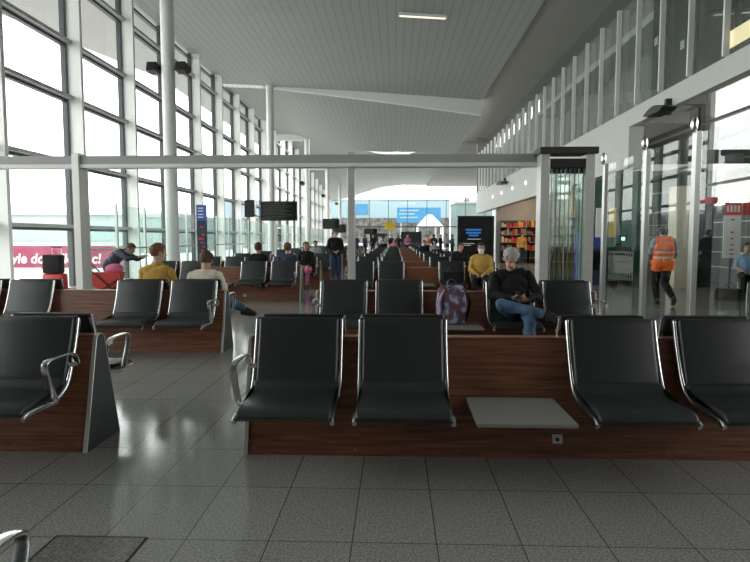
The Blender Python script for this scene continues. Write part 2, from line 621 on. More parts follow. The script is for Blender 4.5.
# curved uplights on the fascia
for i, (y, z, w_) in enumerate([(13.1, 4.2, .5), (32, 4.42, .9)]):
    u = empty('wall_light', (XF - .22, y, z), label=['black curved wall light under the near end of the gallery', 'small black curved wall light on the grey shop fascia'][i], cat='lamp')
    mb = MB()
    n = 12
    pr = [(-w_ + 2 * w_ * k / n, .12 * math.sin(math.pi * k / n) + .03) for k in range(n + 1)] + [(w_ * .6, -.03), (-w_ * .6, -.03)]
    mb.prism(pr, -.18, .15, .01)
    mb.build('lamp_shell', 'black', u)
    MB().box(.1, .22, -.05, .05, -.04, .3).build('bracket', 'dark_steel', u)
for i in range(7):
    y = 18.0 + i * 3.0
    d = MB().tube([(XF - .06, y, 4.0), (XF - .02, y, 4.0)], .09, 14).build('spotlight', 'lamp_white', smooth=True)
    tag(d, '%s small round spotlight on the grey shop fascia, counted from the near end' % ['first', 'second', 'third', 'fourth', 'fifth', 'sixth', 'seventh'][i], 'lamp', 'spotlights on the shop fascia')

# ------------------------------------------------------------------ glass gate
YG = 9.75
ga = empty('glass_partition', (0, YG, 0), label='glass gate partition with steel posts and long header beam across the hall', cat='partition')
MB().box(-8.9, 2.35, -.1, .1, 2.71, 2.85).build('header_beam', 'beam_grey', ga)
MB().box(-8.9, 2.35, -.12, .12, 2.65, 2.71).build('beam_trim', 'beam_white', ga)
for x, w_, dpt, zt in [(-5.33, .12, .30, 2.89), (-.73, .12, .12, 2.89), (-8.6, .1, .1, 2.65)]:
    MB().box(x - w_ / 2, x + w_ / 2, -dpt / 2, dpt / 2, 0, zt, .006).build('post', 'post_grey', ga)
g = MB()
for x0, x1 in ((-8.55, -5.4), (-5.26, -3.0)):
    g.quad((x0, 0, .05), (x1, 0, .05), (x1, 0, 2.66), (x0, 0, 2.66))
g.build('pane', 'clear_glass', ga)
# parked folding glass panels
sd = empty('folding_glass_stack', (2.70, 9.4, 0), label='stack of parked glass door panels between two steel posts', cat='partition')
for x in (-.35, .35):
    MB().box(x - .07, x + .07, -.14, .14, 0, 2.79, .006).build('post', 'post_grey', sd)
MB().box(-.45, .45, -.2, .2, 2.79, 2.89).build('header', 'dark_steel', sd)
MB().box(-.28, .28, -.12, .12, 2.58, 2.72).build('track', 'black', sd)
for k in range(8):
    x = -.245 + .07 * k
    MB().box(x - .005, x + .005, -.1, .75, .05, 2.56).build('glass_panel', 'stack_glass', sd)
    MB().box(x - .006, x + .006, -.112, -.1, .05, 2.56).build('panel_edge', 'glass_edge' if k % 3 else 'steel', sd)
    MB().box(x - .02, x + .02, -.06, .06, 2.5, 2.58).build('hanger', 'black', sd)
# side screen running along the hall
ss = empty('glass_screen', (4.18, 0, 0), label='glass screen with slim steel posts along the right side of the seating', cat='partition')
ys = [5.0, 6.6, 8.3, 9.9, 11.8]
for y in ys:
    MB().box(-.04, .04, -.06 + y, .06 + y, 0, 2.95, .006).build('post', 'steel', ss)
    MB().ell((-.05, y, 3.05), (.05, .05, .12)).build('post_cap', 'chrome', ss, True)
for a_, b_ in zip(ys, ys[1:]):
    MB().quad((0, a_ + .06, .05), (0, b_ - .06, .05), (0, b_ - .06, 2.92), (0, a_ + .06, 2.92)).build('pane', 'clear_glass', ss)
gb = empty('gate_header', (4.4, YG, 0), label='header beam darkened for shade, on posts right of the glass screen', cat='partition')
MB().box(.05, 6.4, -.1, .1, 2.7, 2.9).build('header_beam', 'dark_steel', gb)  # same beam as the gate's, its shade put into a darker colour
MB().box(6.3, 6.4, -.1, .1, 0, 2.7).build('post', 'dark_steel', gb)

# glass barrier along the windows
ba = empty('glass_barrier', (-7.45, 0, 0), label='long greenish glass barrier on posts in front of the windows', cat='barrier')
yb = [13.6 + 1.75 * k for k in range(28)]
for y in yb:
    MB().box(-.03, .03, y - .04, y + .04, 0, 2.4).build('post', 'steel', ba)
MB().box(-.02, .02, yb[0], yb[-1], 1.18, 1.22).build('handrail', 'steel', ba)
g = MB()
for a_, b_ in zip(yb, yb[1:]):
    g.quad((0, a_ + .04, .1), (0, b_ - .04, .1), (0, b_ - .04, 2.35), (0, a_ + .04, 2.35))
g.build('pane', 'barrier_glass', ba)

# ------------------------------------------------------------------ seating
def pad(center, th):
    """outline of a cushion that follows `center` (y, z)"""
    P = [Vector(p) for p in center]
    up, dn = [], []
    for i, p in enumerate(P):
        d = (P[min(i + 1, len(P) - 1)] - P[max(i - 1, 0)]).normalized()
        n = Vector((-d.y, d.x))
        t = th * (.7 if i in (0, len(P) - 1) else 1)
        up.append(p + n * t / 2)
        dn.append(p - n * t / 2)
    return [tuple(v) for v in up + dn[::-1]]
def arc_smooth(pts, n=5):
    """Catmull-Rom through points of any dimension"""
    P = [Vector(p) for p in pts]
    P = [P[0]] + P + [P[-1]]
    out = []
    for i in range(1, len(P) - 2):
        for k in range(n):
            t = k / n
            a, b, c, d = P[i - 1], P[i], P[i + 1], P[i + 2]
            out.append(.5 * ((2 * b) + (c - a) * t + (2 * a - 5 * b + 4 * c - d) * t * t + (3 * b - a - 3 * c + d) * t ** 3))
    out.append(P[-2])
    return [tuple(v) for v in out]
BACK = arc_smooth([(-.10, .925), (-.135, .80), (-.185, .66), (-.242, .498)])
SEAT = arc_smooth([(-.25, .515), (-.33, .452), (-.47, .438), (-.62, .445), (-.70, .438), (-.738, .408)])
FRAME = arc_smooth([(-.085, .915), (-.12, .79), (-.175, .64), (-.235, .515), (-.30, .45), (-.42, .412), (-.60, .412), (-.70, .408), (-.738, .39)])
def make_chair(arms):
    c = empty('waiting_seat')
    MB().prism(pad(SEAT, .055), -.285, .285, .02, 3).build('seat', 'leather', c, True)
    MB().prism(pad(BACK, .05), -.275, .275, .02, 3).build('backrest', 'leather', c, True)
    for s in (-1, 1):
        x = .292 * s
        MB().tube([(x, y, z) for y, z in FRAME], 0, 10, (.013, .019)).build('side_frame', 'chrome', c, True)
    MB().box(-.06, .06, -.34, -.165, .34, .42, .01).build('bracket', 'dark_steel', c)
    MB().box(-.29, .29, -.095, -.07, .905, .93, .008).build('top_rail', 'black', c)
    for s in arms:
        x = .335 * s
        p = arc_smooth([(x, -.20, .62), (x, -.22, .675), (x, -.29, .705), (x, -.43, .712), (x, -.54, .705), (x, -.572, .672), (x, -.548, .59), (x, -.50, .49), (x, -.47, .435)])
        MB().tube(p, 0, 10, (.022, .008)).build('armrest', 'chrome', c, True)
        MB().box(min(x, x - .06 * s), max(x, x - .06 * s), -.50, -.44, .405, .43, .005).build('arm_bracket', 'chrome', c)
        MB().box(min(x, x - .06 * s), max(x, x - .06 * s), -.215, -.185, .60, .63, .005).build('arm_bracket', 'chrome', c)
    return c
PROTO = {}
def chair(x, y, rear, arms, label):
    key = tuple(arms)
    if key not in PROTO:
        o = PROTO[key] = make_chair(arms)
    else:
        o = dup(PROTO[key])
    o.location = (x, y, 0)
    o.rotation_euler.z = math.pi if rear else 0
    return tag(o, label, 'seat', 'black waiting room seats')
def bench(x0, x1, yc, label, sockets):
    b = empty('seat_bench', ((x0 + x1) / 2, yc, 0), label=label, cat='bench', group='wooden bench bases')
    h = (x1 - x0) / 2 - .025
    MB().prism([(-.225, .0), (-.06, .775), (-.035, .775), (-.2, .0)], -h, h).build('front_panel', 'wood', b)
    MB().prism([(.225, .0), (.06, .775), (.035, .775), (.2, .0)], -h, h).build('back_panel', 'wood', b)
    MB().box(-h, h, -.055, .055, .775, .79, .004).build('top_cap', 'wood', b)
    n = 8
    pr = [(-.24, 0)] + [(-.062 * math.cos(math.pi * k / n), .74 + .055 * math.sin(math.pi * k / n)) for k in range(n + 1)] + [(.24, 0)]
    for s in (-1, 1):
        MB().prism(pr, *sorted((s * h, s * (h + .025)))).build('end_panel', 'laminate', b)
        xx = s * (h + .0125)
        MB().tube([(xx, y, z) for y, z in pr], 0, 8, (.016, .004)).build('edge_trim', 'edge', b)
    for sx in sockets:
        s = MB().prism([(-.205, .095), (-.195, .155), (-.185, .155), (-.185, .095)], sx - (x0 + x1) / 2 - .035, sx - (x0 + x1) / 2 + .035, .003).build('socket', 'socket', b)
        MB().tube([(sx - (x0 + x1) / 2, -.207, .122), (sx - (x0 + x1) / 2, -.2, .124)], .013, 12).build('socket_hole', 'black', s)
    m = 6
    for k in range(m):
        q = -h + .04 + (2 * h - .08) * k / (m - 1)
        MB().tube([(q, -.222, .045), (q, -.212, .047)], .007, 8).build('screw', 'chrome', b)
    return b
def table(x, yc, label):
    t = empty('side_table', (x, yc, 0), label=label, cat='table', group='grey slab tables between seats')
    MB().box(-.285, .285, -.83, -.28, .405, .43, .006).build('table_top', 'table_grey', t)
    MB().box(-.2, .2, -.5, -.165, .36, .405, .006).build('bracket', 'dark_steel', t)
    return t
ORD = ['first', 'second', 'third', 'fourth', 'fifth', 'sixth', 'seventh', 'eighth', 'ninth', 'tenth', 'eleventh', 'twelfth']
ROWS = [(4.07, 'front row', 0), (7.58, 'second row', 0)]
for k in range(9):
    ROWS.append((13.75 + 3.6 * k, ORD[k] + ' row past glass gate', -.14))
RX = [(-.66, 'aisle seat'), (.055, 'second from aisle'), (1.47, 'past the table'), (2.19, 'outer end')]
LX = [(-2.62, 'aisle seat'), (-3.34, 'second from aisle'), (-4.79, 'past the table'), (-5.5, 'outer end')]
for i, (yc, rn, dx) in enumerate(ROWS):
    for blk, XS in (('right block', RX), ('left block', LX)):
        d = dx if blk[0] == 'r' else (.1 if i == 0 else 0)
        xs = sorted(x for x, _ in XS)
        bx0, bx1 = xs[0] - .37 + d, xs[-1] + .40 + d
        if i == 0 and blk[0] == 'l':
            bx0 = -4.5
        sk = {(0, 'r'): [1.1], (1, 'l'): [-3.72], (2, 'l'): [-3.55]}.get((i, blk[0]), [])
        bench(bx0, bx1, yc, 'wood panelled bench base, %s, %s' % (rn, blk), sk)
        tx = (.755 if blk[0] == 'r' else -4.06) + d
        if not (i == 0 and blk[0] == 'l'):
            table(tx, yc, 'grey slab table between seats, %s, %s' % (rn, blk))
        for j, (x, pn) in enumerate(XS):
            if i == 0 and blk[0] == 'l' and j > 1:
                continue
            arms = []
            out = 1 if x == xs[-1] else (-1 if x == xs[0] else 0)
            if out and not (i == 0 and blk[0] == 'l' and j == 1):
                arms = [out]
            chair(x + d, yc, False, arms, 'black front-facing seat, %s, %s, %s' % (pn, rn, blk))
            if i <= 2:
                chair(x + d, yc, True, [-q for q in arms], 'black seat turned away, %s, %s, %s' % (pn, rn, blk))
# row right by the camera: only an armrest shows
bench(-3.3, -.97, .9, 'wood panelled bench base beside the camera, below the bottom left corner', [])
chair(-1.335, .9, True, [-1], 'black seat whose chrome armrest shows in the bottom left corner')
hp = empty('floor_plate', (-1.45, 2.42, 0), label='dark rectangular hatch on the granite floor at bottom left', cat='plate')
MB().box(-.22, .22, -.3, .3, 0, .004).build('dark_plate', 'granite_dark', hp)  # thin plate, darker than the floor around it
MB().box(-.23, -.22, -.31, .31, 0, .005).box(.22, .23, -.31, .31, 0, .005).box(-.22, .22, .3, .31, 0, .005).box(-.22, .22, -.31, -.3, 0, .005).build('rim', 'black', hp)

# ------------------------------------------------------------------ people
def tri(side):
    return 1 if side == 'L' else -1
def person(loc, rz, J, label, top='cloth_black', legs='denim', shoe='shoe', hair='hair_dark', long_hair=False, vox=.013,
           group=None, build=1.0, short=False, look=(0, -1, 0), vest=None, mask=False, hood=False, detail=False, curl=.8, skirt=None):
    """J: joints in the figure's own frame (facing -Y, origin on the floor). One remeshed body, clothing and hair as children."""
    V = {k: Vector(v) for k, v in J.items()}
    prims = []   # (kind, label, data)
    def cap(lb, a, b, ra, rb): prims.append(('c', lb, Vector(a), Vector(b), ra * build if lb not in ('head', 'hand') else ra, rb * build if lb not in ('head', 'hand') else rb))
    up = (V['neck'] - V['pelvis']).normalized()
    sh = (V['shL'] - V['shR'])
    side = (sh - up * sh.dot(up)).normalized()
    fwd = side.cross(up) * -1
    if fwd.dot(Vector((0, -1, 0))) < -.2: fwd = -fwd
    def ell(lb, c, r, s, f, u): prims.append(('e', lb, Vector(c), Vector(r), Matrix((s, -f, u)).transposed()))
    b = build
    ell('torso', V['pelvis'] + up * .02, (.165 * b, .115 * b, .12), side, fwd, up)
    ell('torso', V['pelvis'].lerp(V['neck'], .35), (.145 * b, .105 * b, .16), side, fwd, up)
    ell('torso', V['chest'], (.165 * b, .115 * b, .19), side, fwd, up)
    cap('torso', V['shL'] * .8 + V['shR'] * .2 + up * .0, V['shR'] * .8 + V['shL'] * .2, .07, .07)
    cap('torso', V['neck'] - up * .10, V['neck'] - up * .03, .085, .06)
    # head
    f = Vector(look).normalized()
    hs = up.cross(f)
    hs = hs if hs.length > .1 else side
    hs = Vector((-f.y, f.x, 0)).normalized() if abs(f.z) < .95 else side
    if hs.dot(side) < 0: hs = -hs
    hu = hs.cross(f)
    if hu.z < 0: hu = -hu
    H = V['head']
    cap('neck', V['neck'] - up * .03, H - hu * .05 - f * -.0 - f * .015, .058, .052)
    ell('head', H + hu * .025 - f * .012, (.076, .096, .098), hs, f, hu)
    ell('head', H - hu * .045 + f * .022, (.056, .066, .072), hs, f, hu)
    cap('head', H + hu * .018 + f * .088, H - hu * .022 + f * .108, .010, .015)   # nose
    cap('head', H - hu * .085 + f * .062, H - hu * .09 + f * .066, .022, .02)     # chin
    cap('head', H + hu * .03 + f * .075 + hs * .03, H + hu * .03 + f * .075 - hs * .03, .016, .016)
    for s in (-1, 1):
        ell('head', H - f * .008 - hu * .005 + hs * .078 * s, (.012, .022, .033), hs, f, hu)
    # limbs
    for S in 'LR':
        cap('arm', V['sh' + S], V['el' + S], .056, .043)
        cap('fore', V['el' + S], V['wr' + S], .043, .029)
        hd = (V['wr' + S] - V['el' + S]).normalized()
        if 'hd' + S in V: hd = V['hd' + S].normalized()
        pn = V.get('pn' + S, Vector((-tri(S), 0, 0)) if abs(hd.z) > .6 else Vector((0, 0, -1)))
        pn = (pn - hd * pn.dot(hd)).normalized()
        sp = hd.cross(pn).normalized()
        th = sp if sp.dot(fwd + Vector((0, 0, .3)) + side * -tri(S) * .8) > 0 else -sp
        w = V['wr' + S]
        for q in (-.026, -.009, .009, .026):
            cap('hand', w + hd * .01 + th * q * .6, w + hd * .075 + th * q, .015, .013)
        for q, ln in ((.028, .062), (.01, .07), (-.009, .066), (-.027, .052)):
            p = w + hd * .08 + th * q
            d = hd
            for seg, rr in ((.45, .0095), (.32, .0088), (.25, .0078)):
                ang = curl * (.35 if seg == .45 else .7)
                d = (d * math.cos(ang) + pn * math.sin(ang) * 1).normalized() if seg != .45 else (hd * math.cos(ang) + pn * math.sin(ang))
                e = p + d * ln * seg * 1.15
                cap('hand', p, e, rr, rr * .93)
                p = e
        p = w + hd * .02 + th * .028
        e = p + (hd * .6 + th * .6 + pn * .35).normalized() * .042
        cap('hand', p, e, .0125, .011)
        cap('hand', e, e + (hd * .85 + th * .15 + pn * .4).normalized() * .03, .0105, .0095)
        cap('thigh', V['hip' + S], V['kn' + S], .083, .057)
        cap('shin', V['kn' + S], V['kn' + S].lerp(V['an' + S], .35), .056, .054)
        cap('shin', V['kn' + S].lerp(V['an' + S], .35), V['an' + S], .054, .036)
        heel = V['an' + S] - (V['to' + S] - V['an' + S]).normalized() * .03
        dn = Vector((0, 0, -.045)) if abs((V['an' + S] - V['kn' + S]).normalized().z) > .4 else (V['an' + S] - V['kn' + S]).normalized() * .045
        cap('foot' + S, heel + dn, V['to' + S], .042, .034)
        cap('foot' + S, V['an' + S], V['an' + S].lerp(V['to' + S], .6), .04, .034)
    mb = MB()
    for p in prims:
        if p[0] == 'c': mb.cap(p[2], p[3], p[4], p[5], 12)
        else: mb.ell(p[2], p[3], p[4], 16, 12)
    tmp = mb.build('tmp')
    md = tmp.modifiers.new('r', 'REMESH')
    md.mode = 'VOXEL'
    md.voxel_size = vox
    md2 = tmp.modifiers.new('s', 'SMOOTH')
    md2.factor = .5
    md2.iterations = 3 if vox < .01 else 2
    bpy.context.view_layer.update()
    me = bpy.data.meshes.new_from_object(tmp.evaluated_get(bpy.context.evaluated_depsgraph_get()))
    old = tmp.data
    bpy.data.objects.remove(tmp)
    bpy.data.meshes.remove(old)
    me.name = 'person'
    nv = len(me.vertices)
    co = np.empty(nv * 3); me.vertices.foreach_get('co', co); co = co.reshape(-1, 3)
    no = np.empty(nv * 3); me.vertices.foreach_get('normal', no); no = no.reshape(-1, 3)
    best = np.full(nv, 1e9); lab = np.zeros(nv, dtype=object)
    for p in prims:
        if p[0] == 'c':
            a, d = np.array(p[2]), np.array(p[3] - p[2])
            L2 = max(d @ d, 1e-9)
            t = np.clip(((co - a) @ d) / L2, 0, 1)
            dist = np.linalg.norm(co - a - t[:, None] * d, axis=1) - (p[4] + (p[5] - p[4]) * t)
        else:
            q = (co - np.array(p[2])) @ np.array(p[4])
            k = np.linalg.norm(q / np.array(p[3]), axis=1)
            dist = (k - 1) * min(p[3])
        m_ = dist < best
        best[m_] = dist[m_]
        lab[m_] = p[1]
    faces = [tuple(pl.vertices) for pl in me.polygons]
    for pl in me.polygons: pl.use_smooth = True
    me.materials.clear()
    me.materials.append(M['skin'])
    body = bpy.data.objects.new('person', me)
    col.objects.link(body)
    body.location = loc
    body.rotation_euler.z = rz
    tag(body, label, 'person', group)
    def cover(name, keep, off, m, jitter=0):
        fs = [fc for fc in faces if all(keep[i] for i in fc)]
        if len(fs) < 4: return None
        used = sorted({i for fc in fs for i in fc})
        ix = {v: k for k, v in enumerate(used)}
        u = np.array(used)
        o_ = off[u] if isinstance(off, np.ndarray) else np.full(len(u), off)
        if jitter:
            o_ = o_ + jitter * np.sin(co[u, 0] * 90) * np.sin(co[u, 1] * 80 + 1) * np.sin(co[u, 2] * 70)
        pts = co[u] + no[u] * o_[:, None]
        cm = bpy.data.meshes.new(name)
        cm.from_pydata([tuple(p) for p in pts], [], [tuple(ix[i] for i in fc) for fc in fs])
        for pl in cm.polygons: pl.use_smooth = True
        cm.materials.append(M[m])
        ob = bpy.data.objects.new(name, cm)
        col.objects.link(ob)
        ob.parent = body
        return ob
    hipz = np.array(V['pelvis'])
    upn = np.array(up)
    tt = (co - hipz) @ upn                                     # height along the spine
    isin = lambda *ls: np.isin(lab.astype(str), ls)
    topk = (isin('torso') & (tt > -.02)) | isin('arm') | (isin('fore') if not short else np.zeros(nv, bool))
    legk = isin('thigh', 'shin') | (isin('torso') & (tt < .06))
    topk |= isin('neck') & (tt < (V['neck'] - V['pelvis']).length + .03) if not short else np.zeros(nv, bool)
    fold = .004 * np.sin(tt * 60 + co[:, 0] * 25) if not detail else .005 * np.sin(tt * 55 + co[:, 0] * 30) + .003 * np.sin(co[:, 0] * 80 + co[:, 2] * 40)
    cover('trousers', legk, .016 + fold * .8, legs)
    cover('jacket' if not short else 'shirt', topk, np.where(isin('arm', 'fore'), .013, .026) + fold, top)
    for S in 'LR':
        cover('shoe', isin('foot' + S), .007, shoe)
    if skirt: cover('skirt', (isin('thigh')) | (isin('torso') & (tt < .1)), .03, skirt)
    if vest:
        vk = (isin('torso') | (isin('thigh') & (tt > -.16)))
        cover('vest', vk, .042, 'hi_vis')
        for z0, z1 in ((.10, .15), (.22, .27)):
            cover('reflective_band', vk & (tt > z0 - .012) & (tt < z1 + .012), .047, 'reflective')
    # hair
    rel = co - np.array(H)
    hz, hy, hx = rel @ np.array(hu), -(rel @ np.array(f)), rel @ np.array(hs)
    hk = isin('head') & (((hz > .062) & (hy > -.085)) | ((hz > -.005) & (hy > -.035 + .0) & (np.abs(hx) < .083)) | ((hy > .02) & (hz > (-.09 if long_hair else -.05))))
    if long_hair: hk |= isin('neck', 'head') & (hy > -.01) & (hz > -.16)
    cover('hair', hk, np.where(hz > .03, .026, .016), hair, .007)
    if vox < .02:
        for s in (-1, 1):
            MB().ell(H + hu * .012 + f * .080 + hs * .032 * s, (.011, .008, .006), Matrix((hs, -f, hu)).transposed(), 8, 6).build('eye', 'eye', body, True)
        MB().ell(H - hu * .052 + f * .082, (.022, .008, .0055), Matrix((hs, -f, hu)).transposed(), 10, 6).build('mouth', 'lips', body, True)
    if detail:
        for s in (-1, 1):
            MB().cap(H + hu * .034 + f * .085 + hs * .018 * s, H + hu * .034 + f * .08 + hs * .046 * s, .006, .005, 8).build('eyebrow', 'hair_grey', body, True)
    if mask:
        mk = isin('head') & (hz < -.0) & (hy < -.045) & (hz > -.105)
        cover('face_mask', mk, .016, 'white_plain')
    return body

def J_stand(dz=0, arms='down'):
    d = dict(pelvis=(0, 0, .95), chest=(0, 0, 1.26), neck=(0, .005, 1.47), head=(0, -.02, 1.62),
             shL=(.185, 0, 1.40), shR=(-.185, 0, 1.40), hipL=(.09, 0, .91), hipR=(-.09, 0, .91),
             knL=(.1, -.02, .5), knR=(-.1, -.02, .5), anL=(.105, .02, .09), anR=(-.105, .02, .09),
             toL=(.12, -.13, .045), toR=(-.12, -.13, .045),
             elL=(.25, .03, 1.13), elR=(-.25, .03, 1.13), wrL=(.24, -.08, .89), wrR=(-.24, -.08, .89))
    if arms == 'front':
        d.update(wrL=(.06, -.24, 1.05), wrR=(-.08, -.24, 1.03), elL=(.26, 0, 1.12), elR=(-.26, 0, 1.12))
    return d
def J_sit(lean=0):
    return dict(pelvis=(0, -.38, .57), chest=(0, -.34 + lean * .5, .88), neck=(0, -.32 + lean, 1.08), head=(0, -.35 + lean * 1.2, 1.235),
                shL=(.18, -.32 + lean * .9, 1.01), shR=(-.18, -.32 + lean * .9, 1.01), hipL=(.09, -.40, .56), hipR=(-.09, -.40, .56),
                knL=(.11, -.83, .545), knR=(-.11, -.83, .545), anL=(.11, -.80, .11), anR=(-.11, -.80, .11),
                toL=(.12, -.95, .045), toR=(-.12, -.95, .045),
                elL=(.235, -.42, .76), elR=(-.235, -.42, .76), wrL=(.1, -.62, .68), wrR=(-.1, -.62, .68))
PI = math.pi
# main seated man: right knee crossed over, phone in his lap
j = J_sit()
j.update(pelvis=(-.02, -.38, .57), chest=(-.06, -.36, .88), neck=(-.10, -.36, 1.08), head=(-.125, -.43, 1.225),
         shL=(.10, -.35, 1.02), shR=(-.29, -.35, 1.0), elL=(.22, -.45, .77), elR=(-.36, -.44, .78), wrL=(.03, -.64, .735), wrR=(-.13, -.64, .76),
         hdL=(-.9, -.35, .05), hdR=(.8, -.5, .1), pnL=(0, .6, .8), pnR=(0, .3, .9),
         knR=(-.29, -.76, .70), anR=(.20, -.86, .60), toR=(.33, -.92, .53), knL=(.03, -.83, .545), anL=(.04, -.74, .11), toL=(.05, -.90, .045))
person((1.54, 7.58, 0), 0, j, 'grey haired man in black jacket and blue jeans, legs crossed, reading a phone', hair='hair_grey', vox=.0075, detail=True, look=(.12, -.75, -.6))
ph = empty('phone', (1.54 - .075, 7.58 - .70, .80), label='phone held by the seated man in jeans', cat='phone')
MB().box(-.036, .036, -.005, .005, -.055, .075, .003).build('case', 'black', ph).rotation_euler.x = R(-50)
MB().box(-.032, .032, .005, .006, -.05, .07).build('screen', 'black_gloss', ph).rotation_euler.x = R(-50)
# worker in an orange vest, walking away
j = J_stand()
j.update(knL=(.10, -.18, .50), anL=(.07, -.08, .10), toL=(.08, -.22, .05), knR=(-.06, -.02, .49), anR=(-.16, .30, .17), toR=(-.17, .22, .06), pelvis=(0, 0, .93),
         head=(0, -.06, 1.60), elL=(.26, -.02, 1.14), wrL=(.2, -.22, 1.02), elR=(-.26, -.02, 1.14), wrR=(-.22, -.2, 1.0))
person((5.86, 12.9, 0), PI - .15, j, 'worker in orange hi-vis vest walking away beyond the glass screen', top='cloth_grey', legs='cloth_black', hair='hair_dark', vox=.01, vest=True, build=1.22)
# woman in mustard jacket and neighbour, backs to camera
j = J_sit(-.03)
for k in ('head',): j[k] = (.0, -.42, 1.27)
j['neck'] = (0, -.37, 1.11)
person((-3.30, 7.58, 0), PI, j, 'woman with short brown hair in mustard jacket, seated with her back turned', top='mustard', legs='denim_dark', hair='hair_auburn', vox=.01, look=(-.8, -.6, -.1), build=1.08)
j = J_sit()
j.update(knL=(-.05, -.80, .62), anL=(-.40, -.90, .42), toL=(-.52, -.93, .36), head=(0, -.40, 1.16), neck=(0, -.34, 1.02), shL=(.18, -.33, .95), shR=(-.18, -.33, .95), chest=(0, -.33, .84))
person((-2.62, 7.58, 0), PI, j, 'person in cream shirt and jeans, back turned, one leg crossed into the aisle', top='cream_cloth', legs='denim', hair='hair_brown', vox=.01, look=(0, -.9, -.4), build=1.1)
# standing man in the aisle
person((-2.02, 19.6, 0), .25, J_stand(arms='front'), 'man in black jacket and jeans standing in the aisle by the steel post', legs='denim_dark', vox=.011, hair='hair_brown', build=1.12)
# child in pink
j = J_sit()
person((-2.62, 17.35, 0), 0, j, 'child in dark top and pink skirt on the aisle seat left of the standing man', top='cloth_black', legs='purple_cloth', skirt='pink_cloth', hair='hair_auburn', long_hair=True, vox=.012, build=.9)
# pair facing the camera, mask
person((2.05, 13.75, 0), -.2, J_sit(), 'masked person in mustard yellow jacket seated behind the man in jeans', top='mustard', legs='cloth_black', hair='hair_dark', vox=.01, mask=True, build=1.1)
j = J_sit()
j.update(head=(.02, -.35, 1.2))
person((1.86, 17.35, 0), .1, j, 'dark clothed pale faced person seated left of the masked person', top='cloth_black', legs='cloth_black', hair='hair_brown', vox=.012)
# person bending over the pushchair
j = J_stand()
j.update(pelvis=(0, .15, .86), chest=(0, -.06, 1.06), neck=(0, -.26, 1.17), head=(0, -.40, 1.22), hipL=(.09, .15, .83), hipR=(-.09, .15, .83),
         knL=(.1, .05, .46), knR=(-.1, .05, .46), shL=(.18, -.2, 1.14), shR=(-.18, -.2, 1.14), elL=(.22, -.42, .98), elR=(-.22, -.42, 1.0), wrL=(.14, -.64, 1.05), wrR=(-.14, -.64, 1.04))
person((-6.5, 13.25, 0), 1.5, j, 'person in navy jacket bending over the red pushchair', top='navy', legs='denim_dark', hair='hair_brown', vox=.011, look=(0, -.9, -.45))
# sitter on the right
j = J_sit(-.08)
person((8.75, 14.9, 0), -.35, j, 'person in light blue t-shirt sitting against the dark panels at far right', top='lightblue_cloth', short=True, legs='cloth_black', hair='hair_brown', vox=.011)
tb = empty('stool', (8.75 + .13, 14.9 - .35, 0), label='low bench seat under the person in light blue', cat='seat')
MB().box(-.35, .35, -.25, .25, .40, .46, .01).build('seat', 'laminate', tb)
for x in (-.3, .3):
    for y in (-.2, .2):
        MB().box(x - .02, x + .02, y - .02, y + .02, 0, .4).build('leg', 'steel', tb)
# heads in the far rows
far_sit = [(-3.34, 13.75, 1, 'hair_brown', 'cloth_black', 'brown haired person seen from behind in first row past gate, left one of two'),
           (-2.62, 13.75, 1, 'hair_auburn', 'navy', 'auburn haired person seen from behind at the left aisle, first row past gate'),
           (-3.34, 24.55, 0, 'hair_dark', 'cloth_grey', 'person in grey facing forward in the left block, far rows'),
           (-.8, 38.95, 0, 'hair_dark', 'cloth_black', 'dark clothed person seated deep in right block, aisle seat'),
           (-.08, 42.55, 0, 'hair_brown', 'pink_cloth', 'person in pink seated deep in the right block'),
           (1.40, 28.15, 0, 'hair_dark', 'cloth_black', 'dark clothed person seated right of the central tables, far rows'),
           (2.13, 31.75, 0, 'hair_dark', 'cloth_grey', 'person in grey seated near the black advertising totem')]
for x, y, rear, hr, tp, lb in far_sit:
    person((x, y, 0), PI if rear else 0, J_sit(), lb, top=tp, legs='cloth_black', hair=hr, vox=.016, group='passengers in the far rows')
